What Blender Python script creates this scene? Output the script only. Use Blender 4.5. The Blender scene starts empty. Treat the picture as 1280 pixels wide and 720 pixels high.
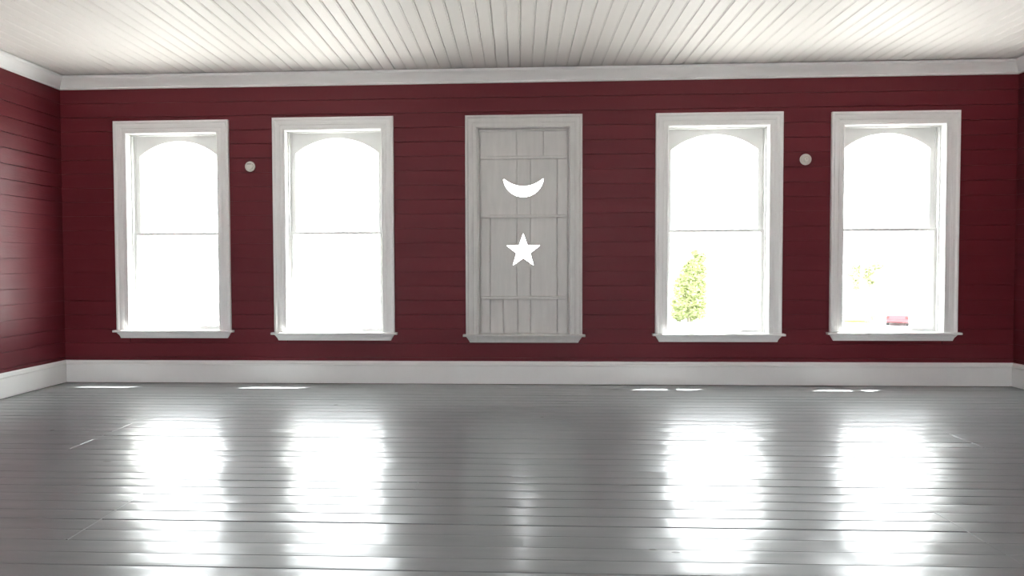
import bpy, bmesh, math, random
from mathutils import Vector, Matrix
random.seed(7)
SC = bpy.context.scene
COL = SC.collection

# ------------------------------------------------------------------ measures
XL, XR = -4.70, 4.93            # inner faces of the side walls
YB = -9.6                       # back wall
ZC = 3.19                       # ceiling
WT = 0.27                       # wall thickness
ZG = -4.0                       # ground outside (the room is upstairs)

# ------------------------------------------------------------------ materials
def new_mat(name):
    m = bpy.data.materials.new(name); m.use_nodes = True
    nt = m.node_tree
    for n in list(nt.nodes): nt.nodes.remove(n)
    out = nt.nodes.new('ShaderNodeOutputMaterial')
    return m, nt, out

def noise(nt, scale, detail=3, rough=.55, vec=None, w=None):
    n = nt.nodes.new('ShaderNodeTexNoise')
    n.inputs['Scale'].default_value = scale
    n.inputs['Detail'].default_value = detail
    n.inputs['Roughness'].default_value = rough
    if vec is not None: nt.links.new(vec, n.inputs['Vector'])
    return n

def ramp(nt, src, p0, c0, p1, c1):
    r = nt.nodes.new('ShaderNodeValToRGB')
    r.color_ramp.elements[0].position = p0; r.color_ramp.elements[0].color = (*c0, 1)
    r.color_ramp.elements[1].position = p1; r.color_ramp.elements[1].color = (*c1, 1)
    nt.links.new(src, r.inputs['Fac'])
    return r

def maprange(nt, src, a, b, c, d):
    r = nt.nodes.new('ShaderNodeMapRange')
    for i, v in ((1, a), (2, b), (3, c), (4, d)): r.inputs[i].default_value = v
    nt.links.new(src, r.inputs[0])
    return r

def coords(nt, stretch=(1, 1, 1)):
    g = nt.nodes.new('ShaderNodeTexCoord')
    mp = nt.nodes.new('ShaderNodeMapping'); mp.inputs['Scale'].default_value = stretch
    nt.links.new(g.outputs['Object'], mp.inputs['Vector'])
    return mp.outputs['Vector']

def painted(name, ca, cb, rough=(.35, .5), scale=3, stretch=(1, 1, 1), bump=.02, bscale=60, spec=.5, bdist=.01):
    m, nt, out = new_mat(name)
    b = nt.nodes.new('ShaderNodeBsdfPrincipled')
    v = coords(nt, stretch)
    n = noise(nt, scale, 4, .6, v)
    r = ramp(nt, n.outputs['Fac'], .3, ca, .7, cb)
    nt.links.new(r.outputs['Color'], b.inputs['Base Color'])
    n2 = noise(nt, scale * 4, 3, .6, v)
    mr = maprange(nt, n2.outputs['Fac'], .3, .7, rough[0], rough[1])
    nt.links.new(mr.outputs[0], b.inputs['Roughness'])
    b.inputs['Specular IOR Level'].default_value = spec
    n3 = noise(nt, bscale, 3, .6, v)
    bp = nt.nodes.new('ShaderNodeBump'); bp.inputs['Strength'].default_value = bump
    bp.inputs['Distance'].default_value = bdist
    nt.links.new(n3.outputs['Fac'], bp.inputs['Height'])
    nt.links.new(bp.outputs['Normal'], b.inputs['Normal'])
    nt.links.new(b.outputs['BSDF'], out.inputs['Surface'])
    return m

M = {}
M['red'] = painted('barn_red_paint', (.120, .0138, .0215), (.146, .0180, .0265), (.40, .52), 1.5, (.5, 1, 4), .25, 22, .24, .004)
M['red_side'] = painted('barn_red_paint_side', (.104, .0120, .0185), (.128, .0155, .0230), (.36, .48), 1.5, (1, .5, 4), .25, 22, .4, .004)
M['white'] = painted('white_trim_paint', (.785, .795, .79), (.83, .838, .832), (.38, .5), 2.5, (1, 1, 1), .05, 40)
M['sash'] = painted('sash_white_paint', (.70, .71, .70), (.76, .765, .755), (.4, .5), 3, (1, 1, 1), .05, 40)
M['ceiling'] = painted('ceiling_white_paint', (.675, .655, .63), (.725, .705, .68), (.5, .6), 1.2, (1, .4, 1), .05, 40, .2)
M['shutter'] = painted('shutter_grey_white_paint', (.60, .60, .585), (.68, .675, .66), (.5, .62), 2.5, (6, 1, 1), .1, 40)
M['cap'] = painted('cover_white_plastic', (.66, .64, .60), (.72, .70, .66), (.35, .5), 8)
M['cap_dark'] = painted('cover_ring_dull', (.40, .38, .36), (.5, .48, .45), (.5, .6), 20)
M['gravel'] = painted('pale_gravel', (.37, .365, .36), (.43, .425, .42), (.9, 1), .3, (1, 1, 1), .1, 5, .2)
M['grass'] = painted('sunlit_grass', (.16, .19, .06), (.20, .22, .08), (.8, .9), 2, (1, 1, 1), .1, 5, .2)
M['bark'] = painted('bark', (.16, .14, .10), (.22, .20, .15), (.8, .95), 4, (1, 1, .3), .4, 10, .2)
M['car_red'] = painted('red_car_paint', (.22, .060, .068), (.24, .065, .074), (.6, .65), 1, spec=.15)
M['tyre'] = painted('tyre_rubber', (.05, .05, .05), (.07, .07, .07), (.7, .8), 4)
M['car_glass'] = painted('car_window', (.03, .035, .04), (.035, .04, .045), (.5, .55), 2, spec=.2)
M['lamp_red'] = painted('tail_lamp_red', (.25, .01, .01), (.28, .012, .012), (.2, .25), 2)
M['plate'] = painted('bumper_red', (.20, .060, .068), (.22, .065, .074), (.6, .65), 2, spec=.15)
M['outer'] = painted('outer_wall_paint', (.36, .10, .10), (.42, .12, .12), (.6, .7), 2)

def leaf_mat(name, a, b_):
    m, nt, out = new_mat(name)
    p = nt.nodes.new('ShaderNodeBsdfDiffuse')
    t = nt.nodes.new('ShaderNodeBsdfTranslucent')
    n = noise(nt, 1.3, 3, .6, coords(nt))
    r = ramp(nt, n.outputs['Fac'], .35, a, .65, b_)
    nt.links.new(r.outputs['Color'], p.inputs['Color']); nt.links.new(r.outputs['Color'], t.inputs['Color'])
    mx = nt.nodes.new('ShaderNodeMixShader'); mx.inputs[0].default_value = .4
    nt.links.new(p.outputs[0], mx.inputs[1]); nt.links.new(t.outputs[0], mx.inputs[2])
    nt.links.new(mx.outputs[0], out.inputs['Surface'])
    return m
M['leaf'] = leaf_mat('yellow_green_leaves', (.34, .39, .19), (.40, .44, .23))
M['leaf_pale'] = leaf_mat('pale_green_leaves', (.36, .395, .235), (.41, .44, .275))

def glass_mat():
    m, nt, out = new_mat('window_glass')
    tr = nt.nodes.new('ShaderNodeBsdfTransparent'); tr.inputs['Color'].default_value = (.96, .975, .97, 1)
    gl = nt.nodes.new('ShaderNodeBsdfGlossy'); gl.inputs['Roughness'].default_value = .02
    lw = nt.nodes.new('ShaderNodeLayerWeight'); lw.inputs['Blend'].default_value = .5
    pw = nt.nodes.new('ShaderNodeMath'); pw.operation = 'POWER'; pw.inputs[1].default_value = 5
    nt.links.new(lw.outputs['Facing'], pw.inputs[0])
    fr = nt.nodes.new('ShaderNodeMath'); fr.operation = 'MULTIPLY_ADD'; fr.inputs[1].default_value = .96; fr.inputs[2].default_value = .04
    nt.links.new(pw.outputs[0], fr.inputs[0])
    mx = nt.nodes.new('ShaderNodeMixShader')
    nt.links.new(fr.outputs[0], mx.inputs[0]); nt.links.new(tr.outputs[0], mx.inputs[1]); nt.links.new(gl.outputs[0], mx.inputs[2])
    nt.links.new(mx.outputs[0], out.inputs['Surface'])
    return m
M['glass'] = glass_mat()

FLOOR_CHIPS = [(-2.223, -3.145, .022, .014), (-2.50, -3.03, .03, .006), (2.417, -3.179, .024, .016), (2.46, -3.185, .03, .006),
               (-1.53, -1.15, .02, .012), (.72, -4.33, .018, .01), (.63, -4.30, .02, .008), (-1.95, -3.10, .03, .007), (1.75, -1.75, .02, .01),
               (.25, -1.6, .015, .008), (-3.4, -2.2, .02, .008), (3.6, -2.8, .018, .009)]
def floor_mat():
    m, nt, out = new_mat('grey_floor_enamel')
    b = nt.nodes.new('ShaderNodeBsdfPrincipled')
    v = coords(nt, (.35, 2.2, 1))
    n = noise(nt, 2.2, 5, .65, v)
    r = ramp(nt, n.outputs['Fac'], .3, (.176, .193, .202), .7, (.214, .231, .242))
    col = r.outputs['Color']
    # worn-through spots: bare dark wood where the paint has chipped off
    tc = nt.nodes.new('ShaderNodeTexCoord')
    for (x, y, rx, ry) in FLOOR_CHIPS:
        mp = nt.nodes.new('ShaderNodeMapping'); mp.vector_type = 'POINT'
        mp.inputs['Scale'].default_value = (1 / rx, 1 / ry, 0)
        mp.inputs['Location'].default_value = (-x / rx, -y / ry, 0)
        nt.links.new(tc.outputs['Object'], mp.inputs['Vector'])
        ln = nt.nodes.new('ShaderNodeVectorMath'); ln.operation = 'LENGTH'
        nt.links.new(mp.outputs['Vector'], ln.inputs[0])
        mr = maprange(nt, ln.outputs['Value'], .8, 1.1, 1, 0)
        mx = nt.nodes.new('ShaderNodeMix'); mx.data_type = 'RGBA'
        nt.links.new(mr.outputs[0], mx.inputs[0]); nt.links.new(col, mx.inputs[6]); mx.inputs[7].default_value = (.015, .013, .012, 1)
        col = mx.outputs[2]
    nt.links.new(col, b.inputs['Base Color'])
    n2 = noise(nt, 5, 4, .65, v)
    mr = maprange(nt, n2.outputs['Fac'], .3, .7, .38, .50)
    nt.links.new(mr.outputs[0], b.inputs['Roughness'])
    b.inputs['Specular IOR Level'].default_value = .5
    b.inputs['Coat Weight'].default_value = .75; b.inputs['Coat Roughness'].default_value = .19; b.inputs['Coat IOR'].default_value = 1.5
    n3 = noise(nt, 5, 3, .5, coords(nt, (.3, 1.6, 1)))
    n4 = noise(nt, 70, 3, .7, coords(nt))
    sp = ramp(nt, n4.outputs['Fac'], .66, (0, 0, 0), .74, (1, 1, 1))
    ad = nt.nodes.new('ShaderNodeMath'); ad.operation = 'MULTIPLY_ADD'; ad.inputs[1].default_value = 1.2
    nt.links.new(sp.outputs['Color'], ad.inputs[0]); nt.links.new(n3.outputs['Fac'], ad.inputs[2])
    bp = nt.nodes.new('ShaderNodeBump'); bp.inputs['Strength'].default_value = .22; bp.inputs['Distance'].default_value = .003
    nt.links.new(ad.outputs[0], bp.inputs['Height'])
    # every board lies a little differently: a slow wave along each one
    sx = nt.nodes.new('ShaderNodeSeparateXYZ'); nt.links.new(tc.outputs['Object'], sx.inputs[0])
    m1 = nt.nodes.new('ShaderNodeMath'); m1.operation = 'MULTIPLY_ADD'; m1.inputs[1].default_value = -1 / .1305; m1.inputs[2].default_value = .008 / .1305
    nt.links.new(sx.outputs['Y'], m1.inputs[0])
    m2 = nt.nodes.new('ShaderNodeMath'); m2.operation = 'FLOOR'; nt.links.new(m1.outputs[0], m2.inputs[0])
    m3 = nt.nodes.new('ShaderNodeMath'); m3.operation = 'MULTIPLY'; m3.inputs[1].default_value = 7.31; nt.links.new(m2.outputs[0], m3.inputs[0])
    cb = nt.nodes.new('ShaderNodeCombineXYZ'); nt.links.new(sx.outputs['X'], cb.inputs['X']); nt.links.new(m3.outputs[0], cb.inputs['Y'])
    wv = noise(nt, 1.5, 2, .5, cb.outputs[0])
    bw = nt.nodes.new('ShaderNodeBump'); bw.inputs['Strength'].default_value = 1; bw.inputs['Distance'].default_value = .03
    nt.links.new(wv.outputs['Fac'], bw.inputs['Height']); nt.links.new(bp.outputs['Normal'], bw.inputs['Normal'])
    bp = bw
    nt.links.new(bp.outputs['Normal'], b.inputs['Normal']); nt.links.new(bp.outputs['Normal'], b.inputs['Coat Normal'])
    nt.links.new(b.outputs['BSDF'], out.inputs['Surface'])
    return m
M['floor'] = floor_mat()

# ------------------------------------------------------------------ mesh helpers
def obj(name, bm, mat, parent=None, smooth=False):
    me = bpy.data.meshes.new(name)
    bmesh.ops.recalc_face_normals(bm, faces=bm.faces)
    bm.to_mesh(me); bm.free()
    if smooth:
        for p in me.polygons: p.use_smooth = True
    o = bpy.data.objects.new(name, me); COL.objects.link(o)
    me.materials.append(mat)
    if parent is not None: o.parent = parent
    return o

def empty(name, loc=(0, 0, 0)):
    o = bpy.data.objects.new(name, None); o.empty_display_size = .1
    o.location = loc; COL.objects.link(o); return o

def structure(o):
    o['kind'] = 'structure'; return o

def tag(o, label, cat, group=None, kind=None):
    o['label'] = label; o['category'] = cat
    if group: o['group'] = group
    if kind: o['kind'] = kind
    return o

def box(bm, x0, x1, y0, y1, z0, z1):
    v = [bm.verts.new((x, y, z)) for x in (x0, x1) for y in (y0, y1) for z in (z0, z1)]
    for f in ((0, 1, 3, 2), (4, 6, 7, 5), (0, 4, 5, 1), (2, 3, 7, 6), (0, 2, 6, 4), (1, 5, 7, 3)):
        bm.faces.new([v[i] for i in f])
    return v

def loft(bm, rings, closed_ring=True, caps=True):
    """rings: lists of points, same length; skins neighbouring rings."""
    vs = [[bm.verts.new(p) for p in r] for r in rings]
    n = len(vs[0])
    for a, b in zip(vs, vs[1:]):
        for i in range(n if closed_ring else n - 1):
            j = (i + 1) % n
            bm.faces.new((a[i], a[j], b[j], b[i]))
    if caps and closed_ring:
        bm.faces.new(vs[0]); bm.faces.new(vs[-1])
    return vs

def bevel_all(bm, w, seg=1):
    bmesh.ops.bevel(bm, geom=list(bm.edges), offset=w, segments=seg, profile=.7, affect='EDGES')

def prism(bm, pts, y0, y1):
    """polygon in x,z extruded from y0 to y1"""
    a = [bm.verts.new((x, y0, z)) for x, z in pts]; b = [bm.verts.new((x, y1, z)) for x, z in pts]
    n = len(pts)
    bm.faces.new(a); bm.faces.new(b[::-1])
    for i in range(n):
        j = (i + 1) % n
        bm.faces.new((a[i], b[i], b[j], a[j]))

def lathe(bm, prof, c, axis='y', n=32, sgn=-1):
    """prof: (radius, depth) pairs, revolved about -y at c"""
    rings = []
    for r, d in prof:
        rings.append([(c[0] + r * math.cos(2 * math.pi * i / n), c[1] + sgn * d, c[2] + r * math.sin(2 * math.pi * i / n)) for i in range(n)])
    loft(bm, rings)

# ------------------------------------------------------------------ windows' places
# outer casing edges, casing top, stool top
WIN = [(-4.123, -2.909, 2.720, .553),
       (-2.450, -1.200, 2.732, .531),
       (-.469, .710, 2.727, .512),
       (1.438, 2.684, 2.722, .522),
       (3.152, 4.378, 2.711, .537)]
CW = .125                       # casing width
def opening(i):
    a, b, t, s = WIN[i]
    return a + CW, b - CW, s - .02, t - CW

# ------------------------------------------------------------------ floor
def floor_boards():
    bm = bmesh.new()
    pitch = .1305
    y = -.012 + .02
    k = 0
    joints_pool = [(-1.95, -4.35, -3.62), (-2.93, -2.75, -1.9), (2.09, -4.4, -3.8), (3.13, -2.6, -1.95)]
    while y > YB - .1:
        y1 = y - pitch
        cuts = [XL - .02]
        own = [x for (x, a, b) in joints_pool if a < (y + y1) / 2 < b]
        if not own and random.random() < .35:
            own = [random.uniform(-4.2, 4.4)]
        cuts += sorted(own) + [XR + .02]
        gap = random.choice((.0014, .0022, .0030, .0042, .0060, .0010))
        for a, b in zip(cuts, cuts[1:]):
            tilt = random.gauss(0, .0007); dz = random.gauss(0, .00035) ; cup = random.uniform(.0003, .0011)
            roll_x = random.gauss(0, .0005)
            ga = .0022 if a > XL else 0
            gb = .0022 if b < XR else 0
            xs = [a + ga]
            n = max(2, int((b - a) / .45))
            xs = [a + ga + (b - gb - a - ga) * t / n for t in range(n + 1)]
            w = pitch - gap
            prof = [(0, -.016), (0, -.0035), (.0022, -.0010), (.03, .0), (.0652, .0), (.1005, .0), (w - .0022, -.0010), (w, -.0035), (w, -.016)]
            rings = []
            wob = [random.gauss(0, .0003) for _ in xs]
            for x, wz in zip(xs, wob):
                ring = []
                for (u, v) in prof:
                    t = (u / w - .5)
                    zz = v + dz + tilt * t + cup * (4 * t * t - .5) * .5 + roll_x * (x - a) * 0 + wz * (.6 if abs(t) < .45 else .2)
                    ring.append((x, y - u, zz))
                rings.append(ring)
            vs = loft(bm, rings)
        for x in own:
            rh = random.choice((.0006, .0011, .0016)) if x < 0 else random.choice((.0003, .0005, .0010))
            loft(bm, [[(x + dx, yy, h) for dx, h in ((-.0065, -.006), (-.005, .0002), (-.002, rh), (.002, rh), (.005, .0002), (.0065, -.006))] for yy in (y, y1)])
        y = y1; k += 1
    # joist-side underlay seen only down the gaps
    box(bm, XL - .1, XR + .1, YB - .1, WT * .2, -.09, -.016)
    return bm
fl = structure(obj('floor', floor_boards(), M['floor']))
for p in fl.data.polygons: p.use_smooth = False
fl['label'] = 'glossy grey painted plank floor'

# ------------------------------------------------------------------ ceiling: bead boards running towards the window wall
def ceiling_boards():
    bm = bmesh.new()
    x = XL - .02; pitch = .1145
    while x < XR + .02:
        gap = random.choice((.0008, .0014, .002, .003, .0045, .0065))
        w = pitch - gap
        ch = random.uniform(.0030, .0058)
        dz = random.gauss(0, .0005)
        prof = [(0, .02), (0, ch + .003), (ch, 0), (w - .016, 0), (w - .0135, .003), (w - .011, .0006), (w - .007, 0), (w - .003, .0008), (w, ch + .003), (w, .02)]
        rings = [[(x + u, yy, ZC + v + dz) for u, v in prof] for yy in (YB - .02, 0.0)]
        loft(bm, rings)
        x += pitch
    box(bm, XL - .1, XR + .1, YB - .1, .1, ZC + .02, ZC + .12)
    return bm
ce = structure(obj('ceiling', ceiling_boards(), M['ceiling']))
ce['label'] = 'white beadboard ceiling'

# ------------------------------------------------------------------ walls of horizontal boards
def board_profile(pitch, gap, t):
    """(height, proud) section of one board"""
    c = .0011
    return [(gap * .5, -.018), (gap * .5, -c * .8), (gap * .5 + c, 0), (pitch - gap * .5 - c, 0), (pitch - gap * .5, -c * .8), (pitch - gap * .5, -.018)]

def course(bm, a, b, z, pitch, gap, to_world, out=0.):
    prof = board_profile(pitch, gap, 0)
    rings = [[to_world(s, z + h, v + out) for h, v in prof] for s in (a, b)]
    loft(bm, rings)

def slab_with_holes(bm, a, b, z0, z1, holes, y0, y1, conv):
    """solid wall between y0 and y1 pierced by rectangular holes; conv maps (s, depth, z)"""
    xs = sorted({a, b} | {h[0] for h in holes} | {h[1] for h in holes})
    for s0, s1 in zip(xs, xs[1:]):
        hs = [h for h in holes if h[0] <= s0 + 1e-6 and h[1] >= s1 - 1e-6]
        spans = [(z0, z1)]
        for h in hs:
            ns = []
            for p, q in spans:
                if h[2] > p: ns.append((p, min(q, h[2])))
                if h[3] < q: ns.append((max(p, h[3]), q))
            spans = ns
        for p, q in spans:
            pts = [conv(s, d, z) for s in (s0, s1) for d in (y0, y1) for z in (p, q)]
            v = [bm.verts.new(t) for t in pts]
            for f in ((0, 1, 3, 2), (4, 6, 7, 5), (0, 4, 5, 1), (2, 3, 7, 6), (0, 2, 6, 4), (1, 5, 7, 3)):
                bm.faces.new([v[i] for i in f])

def boarded_wall(name, a, b, holes, conv, mat, seed):
    rnd = random.Random(seed)
    bm = bmesh.new()
    slab_with_holes(bm, a, b, -.1, ZC + .05, holes, .016, WT, conv)
    z = -.02; pitch = .1465
    while z < ZC:
        cuts = [(a, b)]
        for h in holes:
            if h[2] - .02 < z + pitch and h[3] + .02 > z:
                nc = []
                for p, q in cuts:
                    if h[0] - .03 > p and h[0] - .03 < q: nc.append((p, h[0] - .0))
                    if h[1] + .03 < q and h[1] + .03 > p: nc.append((h[1] + .0, q))
                    if not (p < h[0] < q or p < h[1] < q): nc.append((p, q))
                cuts = nc
        g = rnd.choice((.0010, .002, .0045, .0065, .0085, .0100))
        for p, q in cuts:
            # split long runs into two boards with slightly different joints
            mids = [p, q]
            if q - p > 3: mids = [p, rnd.uniform(p + 1, q - 1), q]
            for s, e in zip(mids, mids[1:]):
                gg = min(.013, max(.0006, g * rnd.uniform(.4, 1.5)))
                course(bm, s, e, z, pitch, gg, lambda u, h, v: conv(u, -v, h), rnd.uniform(-.0012, .0012))
        z += pitch
    return structure(obj(name, bm, mat))

holes = [opening(i) for i in range(5)]
boarded_wall('wall_front', XL - .2, XR + .2, holes, lambda s, d, z: (s, d, z), M['red'], 3)
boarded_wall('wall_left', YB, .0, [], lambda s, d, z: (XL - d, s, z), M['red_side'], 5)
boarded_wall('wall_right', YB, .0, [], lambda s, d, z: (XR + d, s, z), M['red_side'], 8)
bh = [(-4.3, -2.8, .45, 2.8), (1.5, 3.0, .45, 2.8)]
boarded_wall('wall_back', XL - .2, XR + .2, bh, lambda s, d, z: (s, YB - d, z), M['red'], 9)

# ------------------------------------------------------------------ crown and baseboards (swept profiles)
CROWN = [(0, 3.052), (.014, 3.052), (.020, 3.060), (.017, 3.068), (.013, 3.071), (.016, 3.080), (.030, 3.105), (.050, 3.130), (.070, 3.148),
         (.082, 3.154), (.086, 3.162), (.086, 3.181), (0, 3.181)]
BASE = [(0, .005), (.024, .005), (.024, .186), (.028, .189), (.031, .196), (.028, .206), (.020, .211), (.017, .222), (.012, .231), (.006, .236), (0, .236)]
def moulding(name, prof, side):
    bm = bmesh.new()
    if side == 'front': P = [lambda d, z: (XL + d, -d, z), lambda d, z: (XR - d, -d, z)]
    if side == 'left': P = [lambda d, z: (XL + d, -d, z), lambda d, z: (XL + d, YB + d, z)]
    if side == 'right': P = [lambda d, z: (XR - d, -d, z), lambda d, z: (XR - d, YB + d, z)]
    if side == 'back': P = [lambda d, z: (XL + d, YB + d, z), lambda d, z: (XR - d, YB + d, z)]
    loft(bm, [[f(d, z) for d, z in prof] for f in P])
    return structure(obj(name, bm, M['white']))
for i, s in enumerate(('front', 'left', 'right', 'back')):
    moulding('trim_%d' % (i + 1), CROWN, s)
    moulding('baseboard_' + s, BASE, s)

# ------------------------------------------------------------------ windows
CASE = [(-.004, 0), (-.004, .016), (.002, .021), (.008, .022), (.013, .018), (.018, .016), (.045, .016), (.050, .020), (.056, .022), (.062, .021),
        (.066, .024), (.092, .025), (.098, .030), (.104, .036), (.118, .037), (.124, .034), (.125, .028), (.125, 0)]
def casing_mesh(xi0, xi1, zb, zt):
    bm = bmesh.new()
    rings = [[(xi0 - u, -v, zb) for u, v in CASE], [(xi0 - u, -v, zt + u) for u, v in CASE],
             [(xi1 + u, -v, zt + u) for u, v in CASE], [(xi1 + u, -v, zb) for u, v in CASE]]
    loft(bm, rings)
    return bm

def stool_mesh(x0, x1, zs, deep=.10):
    bm = bmesh.new()
    prof = [(-.066, -.006), (-.068, -.012), (-.064, -.020), (-.058, -.023), (deep, -.023), (deep, 0), (-.060, 0)]
    loft(bm, [[(x, y, zs + z) for y, z in prof] for x in (x0 - .028, x1 + .028)])
    return bm

def apron_mesh(x0, x1, zs):
    bm = bmesh.new()
    prof = [(0, -.023, 0), (-.040, -.023, 0), (-.040, -.032, .006), (-.030, -.045, .016), (-.024, -.060, .026), (-.022, -.084, .036), (0, -.084, .036)]
    loft(bm, [[(x0 + .004 + k, y, zs + z) for y, z, k in prof], [(x1 - .004 - k, y, zs + z) for y, z, k in prof]])
    return bm

def jamb_mesh(x0, x1, z0, z1):
    bm = bmesh.new()
    t = .022
    # the frame lining the opening, its faces flush with the casing's inner edge
    for a, b in ((x0, x0 + t * 0 + .004), (x1 - .004, x1)):
        box(bm, a, b, -.001, WT + .01, z0, z1)
    box(bm, x0, x1, -.001, WT + .01, z1 - .004, z1)
    # inner stops
    for a, b in ((x0 + .004, x0 + .016), (x1 - .016, x1 - .004)):
        box(bm, a, b, .075, .098, z0, z1 - .004)
        box(bm, a, b, .140, .150, z0, z1 - .004)
    box(bm, x0 + .004, x1 - .004, .075, .098, z1 - .016, z1 - .004)
    # sloped outer sill
    loft(bm, [[(x, y, z) for y, z in ((.09, z0 - .02), (.09, z0 + .018), (WT + .06, z0 - .02), (WT + .06, z0 - .05))] for x in (x0, x1)])
    return bm

def frame_with_hole(bm, outer, hole, y0, y1):
    """polygon outline with one hole of any shape: bridged front, back and both rims (same vertex count)"""
    n = len(hole)
    def ring(pts, y): return [bm.verts.new((x, y, z)) for x, z in pts]
    of, hf, ob, hb = ring(outer, y0), ring(hole, y0), ring(outer, y1), ring(hole, y1)
    for i in range(n):
        j = (i + 1) % n
        bm.faces.new((of[i], of[j], hf[j], hf[i])); bm.faces.new((ob[i], hb[i], hb[j], ob[j]))
        bm.faces.new((of[i], ob[i], ob[j], of[j])); bm.faces.new((hf[i], hf[j], hb[j], hb[i]))

def arch_pts(a, b, zs, rise, n=24):
    """points from (b, zs) over to (a, zs)"""
    h = (b - a) / 2; r = (h * h + rise * rise) / (2 * rise); c = ((a + b) / 2, zs + rise - r)
    t0 = math.asin(h / r)
    return [(c[0] + r * math.sin(t0 - 2 * t0 * k / n), c[1] + r * math.cos(t0 - 2 * t0 * k / n)) for k in range(n + 1)]

def rect_like(a, b, z0, z1, npt):
    pass

def make_window(i, n):
    x0c, x1c, zt, zs = WIN[i]
    x0, x1 = x0c + CW, x1c - CW
    w = structure(empty('window_%d' % n, ((x0 + x1) / 2, 0, zs)))
    off = Vector(w.location)
    def add(name, bm, mat, parent=None):
        bmesh.ops.translate(bm, verts=bm.verts, vec=-off)
        o = obj(name, bm, mat)
        o.parent = parent or w
        return o
    add('casing', casing_mesh(x0, x1, zs, zt - CW), M['white'])
    add('stool', stool_mesh(x0c, x1c, zs, .10), M['white'])
    add('apron', apron_mesh(x0c, x1c, zs), M['white'])
    ztop = zt - CW
    add('jamb', jamb_mesh(x0, x1, zs - .0, ztop), M['sash'])
    zm = 1.555
    a, b = x0 + .005, x1 - .005
    # upper sash: glass under a segmental arch
    st = .058
    hole = [(a + st, zm + .012), (b - st, zm + .012)] + arch_pts(a + st, b - st, ztop - .062 - .155, .155)
    nb = 25
    outer = [(a, zm - .012), (b, zm - .012)]
    zz = ztop - .006
    zsp = ztop - .062 - .155
    # outer points matched to the arch: down the right side, across the top, down the left
    tops = [(b, zsp)]
    for k in range(1, nb - 1):
        t = (k - 1) / (nb - 3)
        tops.append((b + (a - b) * t, zz))
    tops.append((a, zsp))
    outer += tops
    bm = bmesh.new(); frame_with_hole(bm, outer, hole, .150, .188)
    us = add('upper_sash', bm, M['sash'])
    bm = bmesh.new()
    prism(bm, [(x, z) for x, z in ([(a + st - .01, zm), (b - st + .01, zm)] + arch_pts(a + st - .01, b - st + .01, ztop - .207, .155))], .167, .171)
    g = add('glass_pane', bm, M['glass'], us)
    # lower sash
    sl = .040
    bm = bmesh.new()
    frame_with_hole(bm, [(a, zs + .004), (b, zs + .004), (b, zm + .014), (a, zm + .014)],
                    [(a + sl, zs + .032), (b - sl, zs + .032), (b - sl, zm - .012), (a + sl, zm - .012)], .1, .138)
    bmesh.ops.bevel(bm, geom=list(bm.edges), offset=.002, segments=1, affect='EDGES')
    ls = add('lower_sash', bm, M['sash'])
    bm = bmesh.new(); box(bm, a + sl - .008, b - sl + .008, .117, .121, zs + .026, zm - .006)
    add('glass_pane', bm, M['glass'], ls)
    return w
for i, n in ((0, 1), (1, 2), (3, 4), (4, 5)):
    make_window(i, n)

# the middle opening: same casing, closed by a plank shutter
def make_blind_window():
    i = 2
    x0c, x1c, zt, zs = WIN[i]
    x0, x1 = x0c + CW, x1c - CW
    w = structure(empty('window_3', ((x0 + x1) / 2, 0, zs)))
    off = Vector(w.location)
    def add(name, bm, mat):
        bmesh.ops.translate(bm, verts=bm.verts, vec=-off)
        o = obj(name, bm, mat); o.parent = w; return o
    add('casing', casing_mesh(x0, x1, zs, zt - CW), M['shutter'])
    add('stool', stool_mesh(x0c, x1c, zs, .10), M['shutter'])
    add('apron', apron_mesh(x0c, x1c, zs), M['shutter'])
    add('jamb', jamb_mesh(x0, x1, zs, zt - CW), M['shutter'])
make_blind_window()

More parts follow.
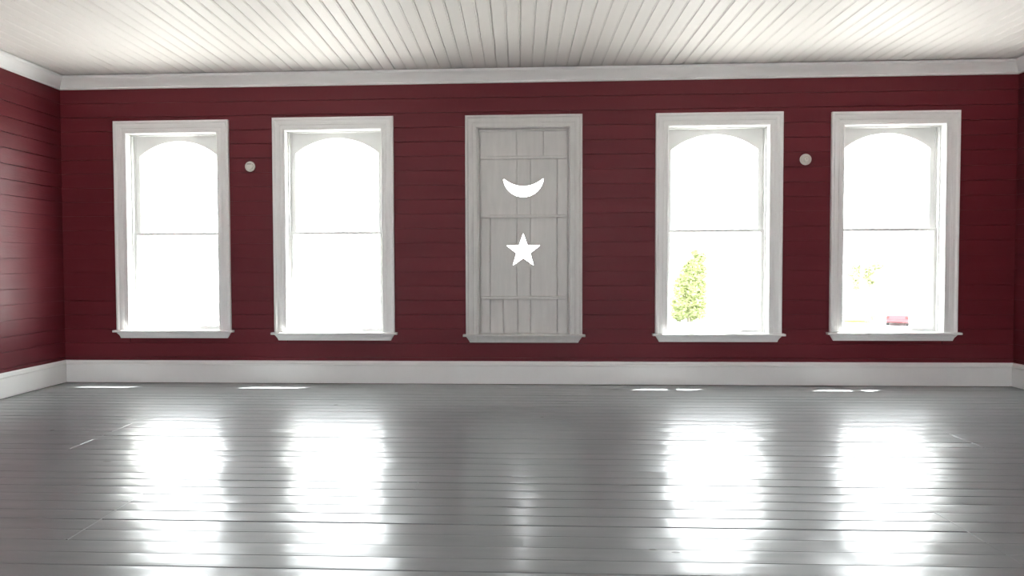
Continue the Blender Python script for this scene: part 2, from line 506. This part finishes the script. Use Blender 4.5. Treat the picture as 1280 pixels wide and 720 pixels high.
def shutter():
    x0c, x1c, zt, zs = WIN[2]
    a, b = x0c + CW + .018, x1c - CW - .018
    top, bot = zt - CW - .018, zs + .002
    root = empty('plank_shutter', ((a + b) / 2, .1, bot))
    tag(root, 'grey-white plank shutter with moon and star cutouts closing the middle window', 'shutter')
    off = Vector(root.location)
    # planks: sections between the battens have their own joints
    yb0, yb1 = .078, .098
    secs = [(2.315, top, [.05, .322]), (1.712, 2.315, [-.0, .05, .19, .462]), (.882, 1.712, [-.222, .05, .19, .462]), (bot, .882, [-.222, -.09, .058, .19, .462])]
    bm = bmesh.new()
    for si, (z0, z1, seams) in enumerate(secs):
        if si == 1: seams = [.05, .19, .462]
        xs = [a] + seams + [b]
        for s, e in zip(xs, xs[1:]):
            g0 = .0 if s == a else random.choice((.0036, .0044, .0052))
            g1 = .0 if e == b else random.choice((.0036, .0044, .0052))
            d = random.uniform(-.0012, .0012)
            v = box(bm, s + g0, e - g1, yb0 + d, yb1, z0 + .0005, z1 - .0005)
    bmesh.ops.bevel(bm, geom=[e for e in bm.edges if abs(e.verts[0].co.z - e.verts[1].co.z) > .05 and e.verts[0].co.y < .09], offset=.0022, segments=1, affect='EDGES')
    # solid backing boards behind the joints
    box(bm, a - .012, b + .012, yb1, yb1 + .006, bot, top + .012)
    bmesh.ops.translate(bm, verts=bm.verts, vec=-off)
    panel = obj('panel', bm, M['shutter'], root)
    # cutters: crescent and five-pointed star, sawn right through
    mcx, mzt = .1195, 2.094
    def arc(p, q, sag, n=20):
        h = (q[0] - p[0]) / 2; r = (h * h + sag * sag) / (2 * sag); cz = p[1] - sag + r; t0 = math.asin(min(1, h / r))
        return [((p[0] + q[0]) / 2 + r * math.sin(-t0 + 2 * t0 * k / n), cz - r * math.cos(-t0 + 2 * t0 * k / n)) for k in range(n + 1)]
    p, q = (mcx - .206, mzt), (mcx + .206, mzt)
    moon = arc(p, q, .182) + arc((p[0] + .012, p[1]), (q[0] - .012, q[1]), .072)[::-1]
    sc_, R = (.1175, 1.360), .180
    star = []
    for k in range(10):
        r = R if k % 2 == 0 else R * .405
        t = math.pi / 2 + k * math.pi / 5
        star.append((sc_[0] + r * math.cos(t), sc_[1] + r * math.sin(t)))
    cut = bmesh.new()
    prism(cut, moon, .04, .16); prism(cut, star, .04, .16)
    for xs_, z0_, z1_ in ((mcx - .203, 2.080, 2.215), (mcx + .201, 2.080, 2.200)):
        prism(cut, [(xs_ - .0028, z0_), (xs_ + .0028, z0_), (xs_ + .0015, z1_), (xs_ - .0015, z1_)], .05, .097)
    bmesh.ops.translate(cut, verts=cut.verts, vec=-off)
    c = obj('cutter', cut, M['shutter'], root)
    mod = panel.modifiers.new('cut', 'BOOLEAN'); mod.operation = 'DIFFERENCE'; mod.object = c; mod.solver = 'EXACT'
    mod.use_self = True
    bpy.context.view_layer.update()
    dg = bpy.context.evaluated_depsgraph_get()
    me = bpy.data.meshes.new_from_object(panel.evaluated_get(dg))
    panel.modifiers.clear(); old = panel.data; panel.data = me; me.name = 'panel'
    bpy.data.meshes.remove(old)
    cm = c.data; bpy.data.objects.remove(c); bpy.data.meshes.remove(cm)
    # thin horizontal battens
    for z, l, r_ in ((2.312, a + .004, b - .006), (1.714, a + .008, b - .004), (.882, a + .006, b - .008)):
        bm = bmesh.new()
        prof = [(.0795, -.016), (.052, -.016), (.048, -.012), (.048, .008), (.056, .014), (.0795, .015)]
        loft(bm, [[(x, y, z + h) for y, h in prof] for x in (l, r_)])
        bmesh.ops.translate(bm, verts=bm.verts, vec=-off)
        obj('batten', bm, M['shutter'], root)
    # frame strips around the panel
    bm = bmesh.new()
    box(bm, a - .012, b + .012, .060, .080, top - .004, top + .013)
    bmesh.ops.translate(bm, verts=bm.verts, vec=-off)
    obj('head_strip', bm, M['shutter'], root)
shutter()

# ------------------------------------------------------------------ round covers on the wall
def round_cover(x, z, r, label, style):
    t = tag(empty('round_cover', (x, 0, z)), label, 'wall cover', 'round covers between the windows')
    bm = bmesh.new(); lathe(bm, [(r * .99, -.004), (r, .010), (r * .97, .016), (r * .86, .019), (r * .82, .009), (r * .70, .009)], (0, 0, 0), n=40)
    obj('rim', bm, M['cap'], t, False)
    bm = bmesh.new()
    if style == 0:
        lathe(bm, [(r * .70, .008), (r * .70, .030), (r * .66, .034), (r * .2, .037), (.0005, .037)], (0, 0, 0), n=8)
    else:
        lathe(bm, [(r * .70, .008), (r * .68, .026), (r * .56, .029), (r * .52, .016), (r * .42, .016), (r * .38, .031), (r * .12, .034), (.0005, .034)], (0, 0, 0), n=40)
    obj('cap', bm, M['cap'], t)
    if style == 0:
        bm = bmesh.new(); box(bm, -r * .42, r * .42, -.040, -.030, r * .30, r * .52); bevel_all(bm, .003)
        obj('slot', bm, M['cap_dark'], t)['label'] = 'dull grey slot bar'
    else:
        bm = bmesh.new(); lathe(bm, [(.004, .030), (.006, .037), (.0005, .038)], (0, 0, 0), n=12)
        obj('screw', bm, M['cap_dark'], t)['label'] = 'dull screw head'
    return t
round_cover(-2.690, 2.240, .053, 'small white round cover on the red wall between the two left windows', 0)
round_cover(2.908, 2.250, .056, 'white round cover with ringed face on the red wall between the two right windows', 1)

# ------------------------------------------------------------------ outside
bm = bmesh.new()
def grid(bm, x0, x1, y0, y1, nx, ny, z):
    vs = [[bm.verts.new((x0 + (x1 - x0) * i / nx, y0 + (y1 - y0) * j / ny, z)) for i in range(nx + 1)] for j in range(ny + 1)]
    for j in range(ny):
        for i in range(nx): bm.faces.new((vs[j][i], vs[j][i + 1], vs[j + 1][i + 1], vs[j + 1][i]))
grid(bm, -400, 400, -300, 600, 8, 8, ZG)
structure(obj('ground', bm, M['gravel']))

# unseen eave over the window wall, added to trim the floor sun patches
bm = bmesh.new()
EY, EZ = .74, 3.30
loft(bm, [[(x, y, z) for y, z in ((WT - .02, 3.62), (WT - .02, 3.78), (EY + .03, EZ + .16), (EY + .03, EZ), (EY, EZ))] for x in (XL - 1, XR + 1)])
ev = structure(obj('sun_cut_eave', bm, M['white']))
for xc in (1.56, 3.31):  # unseen blocks added past the eave edge to cast gaps in the sun patches
    bm = bmesh.new(); x = xc + .45 * 3.35
    loft(bm, [[(xx, y, z) for y, z in ((EY - .02, EZ - .02), (EY - .02, EZ + .14), (EY + .15, EZ + .10), (EY + .15, EZ + .03))] for xx in (x - .028, x + .028)])
    obj('patch_gap_block', bm, M['white'], ev)

def leaf_cloud(bm, blobs, n, size, rnd):
    tot = sum(b[3] ** 2 for b in blobs)
    for (cx, cy, cz, r, sq) in [(b[0], b[1], b[2], b[3], b[4] if len(b) > 4 else 1) for b in blobs]:
        for _ in range(int(n * r * r / tot)):
            d = Vector((rnd.gauss(0, 1), rnd.gauss(0, 1), rnd.gauss(0, 1))).normalized() * r * (rnd.random() ** .45)
            c = Vector((cx + d.x, cy + d.y, cz + d.z * sq))
            u = Vector((rnd.gauss(0, 1), rnd.gauss(0, 1), rnd.gauss(0, .6))).normalized()
            v = u.cross(Vector((rnd.gauss(0, 1), rnd.gauss(0, 1), rnd.gauss(0, 1)))).normalized()
            s = size * rnd.uniform(.6, 1.4)
            p = [c + u * s, c + v * s * .45, c - u * s, c - v * s * .45]
            bm.faces.new([bm.verts.new(q) for q in p])

def limb(bm, pts, n=8):
    rings = []
    for k, (p, r) in enumerate(pts):
        p = Vector(p)
        d = (Vector(pts[min(k + 1, len(pts) - 1)][0]) - Vector(pts[max(k - 1, 0)][0])).normalized()
        u = d.cross(Vector((.3, 1, .1))).normalized(); v = d.cross(u)
        rings.append([p + (u * math.cos(2 * math.pi * i / n) + v * math.sin(2 * math.pi * i / n)) * r for i in range(n)])
    loft(bm, rings)

def tree(name, loc, h, blobs, nleaf, size, label, cat, mat, seed, limbs):
    rnd = random.Random(seed)
    t = tag(empty(name, loc), label, cat)
    bm = bmesh.new()
    for l in limbs: limb(bm, l)
    obj('trunk', bm, M['bark'], t)
    bm = bmesh.new(); leaf_cloud(bm, blobs, nleaf, size, rnd)
    obj('foliage', bm, mat, t)
    return t

# tall narrow bushy tree seen through the window right of the shutter
tree('leafy_tree', (15.75, 60, ZG), 6,
     [(-.9, 0, .8, .75), (.3, .3, .8, .75), (1.0, .2, .9, .7), (-1.1, 0, 1.8, .7), (0, .3, 1.9, .7), (1.0, 0, 2.0, .7), (-.8, .2, 2.9, .6), (.4, 0, 3.0, .8), (1.1, .1, 3.2, .65), (.5, .2, 4.1, .8), (1.1, .1, 4.6, .65), (.6, 0, 5.1, .65), (1.0, 0, 5.9, .55), (.6, 0, 6.3, .4), (-1.2, 0, 3.6, .4), (-.4, 0, 4.3, .5), (-.5, .2, 3.6, .7), (-.2, .2, 4.5, .6), (0, .2, 5.2, .5)],
     16000, .19, 'yellow-green leafy tree outside, seen through the window right of the shutter', 'tree', M['leaf'], 4,
     [[((0, 0, 0), .16), ((.05, 0, 1.5), .13), ((.2, 0, 3.2), .09), ((.3, 0, 5.2), .03)], [((.03, 0, 1.2), .07), ((-.5, .1, 2.4), .05), ((-.8, .1, 3.3), .02)]])
# two slighter young trees and a shrub through the rightmost window
tree('young_tree', (33.2, 66, ZG), 5,
     [(0, 0, 4.2, .55), (.2, 0, 4.9, .45), (.2, 0, 3.4, .4), (.3, .2, 2.8, .3)],
     1800, .17, 'slim pale green young tree outside, left one seen through the rightmost window', 'tree', M['leaf_pale'], 5,
     [[((0, 0, 0), .05), ((.05, 0, 2), .04), ((.15, 0, 4.9), .015)]])
tree('young_tree', (35.6, 68, ZG), 5,
     [(0, 0, 4.6, .55), (.6, 0, 4.9, .55), (-.3, 0, 3.9, .4), (.1, 0, 3.3, .35), (1.1, .1, 5.1, .35)],
     2400, .17, 'wider pale green young tree outside, right one seen through the rightmost window', 'tree', M['leaf_pale'], 6,
     [[((0, 0, 0), .05), ((.0, 0, 2), .04), ((.25, 0, 4.9), .015)]])
tree('low_shrub', (32.45, 60.7, ZG), 1,
     [(0, 0, .45, .42), (.3, 0, .35, .35), (-.25, 0, .3, .3)], 420, .09,
     'low round shrub on the grass outside, seen through the rightmost window', 'shrub', M['leaf_pale'], 7,
     [[((0, 0, 0), .04), ((.02, 0, .3), .03), ((.05, 0, .6), .012)]])
bm = bmesh.new()
rnd = random.Random(11)
loft(bm, [[(29.2, 58.2, ZG), (29.3, 60.6, ZG), (29.3, 60.6, ZG + .06), (29.2, 58.2, ZG + .06)], [(31.4, 58.4, ZG), (31.6, 60.6, ZG), (31.6, 60.6, ZG + .06), (31.4, 58.4, ZG + .06)]])
for _ in range(1500):
    x = rnd.uniform(29.3, 31.4); y = rnd.uniform(58.4, 60.6); s = rnd.uniform(.05, .12); a = rnd.uniform(0, 6.28)
    dx, dy = math.cos(a) * .02, math.sin(a) * .02
    bm.faces.new([bm.verts.new(p) for p in ((x - dx, y - dy, ZG + .05), (x + dx, y + dy, ZG + .05), (x + rnd.gauss(0, .02), y, ZG + .06 + s))])
tag(obj('grass', bm, M['grass']), 'short strip of sunlit grass outside, seen through the rightmost window', 'grass', kind='stuff')

# red car parked beyond the grass, rear towards the building
def car(loc, rz):
    t = tag(empty('car', loc), 'small red parked car outside, seen through the rightmost window', 'car')
    t.rotation_euler.z = rz
    W2 = .84
    # side outline, front at +y: (y, z)
    bm = bmesh.new()
    side = [(-2.0, .30), (-2.03, .55), (-1.95, .86), (-1.55, .92), (.75, .90), (1.75, .78), (2.0, .60), (2.02, .32), (1.7, .24), (-1.7, .24)]
    rings = []
    for x, k in ((-W2, .93), (-W2 * .95, 1), (-W2 * .6, 1.02), (0, 1.03), (W2 * .6, 1.02), (W2 * .95, 1), (W2, .93)):
        rings.append([(x, y * k, .24 + (z - .24) * k) for y, z in side])
    loft(bm, rings); obj('body', bm, M['car_red'], t, False)
    bm = bmesh.new()
    low = [(-1.70, .90), (-1.15, 1.36), (.0, 1.40), (.75, .90)]
    loft(bm, [[(x, y * (1 if z < 1 else k2), z) for y, z in low] for x, k2 in ((-.72, .94), (-.55, 1), (.55, 1), (.72, .94))])
    cab = obj('cabin', bm, M['car_red'], t)
    bm = bmesh.new()
    prism(bm, [(-.56, .96), (.56, .96), (.46, 1.28), (-.46, 1.28)], -.012, .012)
    o = obj('rear_window', bm, M['car_glass'], t); o.location = (0, -1.62, 0)
    o.rotation_euler.x = 0
    me = o.data
    for v in me.vertices: v.co.y += (v.co.z - .94) * 1.18 - .0
    for s in (-1, 1):
        bm = bmesh.new(); pts = [(-1.2, .95), (.5, .95), (-.02, 1.32), (-.95, 1.32)]
        va = [bm.verts.new((s * (.735 if z < 1 else .655), y, z)) for y, z in pts]; vb = [bm.verts.new((s * (.715 if z < 1 else .635), y, z)) for y, z in pts]
        bm.faces.new(va); bm.faces.new(vb[::-1])
        for i in range(4): bm.faces.new((va[i], vb[i], vb[(i + 1) % 4], va[(i + 1) % 4]))
        obj('side_window', bm, M['car_glass'], t)
        bm = bmesh.new(); box(bm, s * .70 - .1, s * .70 + .1, -2.06, -1.98, .62, .78); bevel_all(bm, .012)
        obj('tail_lamp', bm, M['lamp_red'], t)
        for y in (-1.25, 1.25):
            bm = bmesh.new(); n = 20
            rings = [[(s * x, y + r * math.cos(2 * math.pi * i / n), .30 + r * math.sin(2 * math.pi * i / n)) for i in range(n)] for x, r in ((.64, .27), (.66, .30), (.82, .30), (.85, .26), (.85, .16), (.82, .15))]
            loft(bm, rings); obj('wheel', bm, M['tyre'], t)
    bm = bmesh.new(); box(bm, -.8, .8, -2.12, -1.96, .34, .52); bevel_all(bm, .03)
    obj('bumper', bm, M['plate'], t)
    return t
car((32.95, 57.2, ZG), -.5)

# ------------------------------------------------------------------ light: hazy bright sky and sun from the right
wd = bpy.data.worlds.new('sky'); SC.world = wd; wd.use_nodes = True
nt = wd.node_tree
bg = nt.nodes['Background']
bg.inputs['Color'].default_value = (.96, .98, 1.0, 1)
bg.inputs['Strength'].default_value = 9.0
sun = bpy.data.lights.new('sun', 'SUN'); sun.energy = 75; sun.angle = math.radians(.4); sun.color = (1, .965, .91)
so = bpy.data.objects.new('sun', sun); COL.objects.link(so)
so.rotation_euler = Vector((-.45, -.333, -1.0)).to_track_quat('-Z', 'Y').to_euler()
# ------------------------------------------------------------------ camera
F = 909.156; YAW, PIT, ROLL = .0519, -.0310, -.0037
cam = bpy.data.cameras.new('camera'); co = bpy.data.objects.new('camera', cam); COL.objects.link(co)
cam.sensor_fit = 'HORIZONTAL'; cam.sensor_width = 36; cam.lens = F / 1280 * 36
cam.shift_x = 40.57 / 1280
cam.clip_end = 2000; cam.clip_start = .05
c, s = math.cos(YAW), math.sin(YAW)
fw = Vector((-s * math.cos(PIT), c * math.cos(PIT), math.sin(PIT))); r = Vector((c, s, 0)); u = r.cross(fw)
R2 = math.cos(ROLL) * r + math.sin(ROLL) * u; U2 = -math.sin(ROLL) * r + math.cos(ROLL) * u
mat = Matrix((R2, U2, -fw)).transposed().to_4x4(); mat.translation = Vector((.0552, -7.4, 1.2131))
co.matrix_world = mat
SC.camera = co

# ------------------------------------------------------------------ view
vs = SC.view_settings
vs.view_transform = 'Standard'; vs.look = 'None'; vs.exposure = .36; vs.gamma = 1; vs.use_curve_mapping = False
SC.cycles.use_denoising = True
SC.cycles.max_bounces = 14; SC.cycles.diffuse_bounces = 8; SC.cycles.glossy_bounces = 4; SC.cycles.transparent_max_bounces = 12
SC.cycles.sample_clamp_indirect = 0
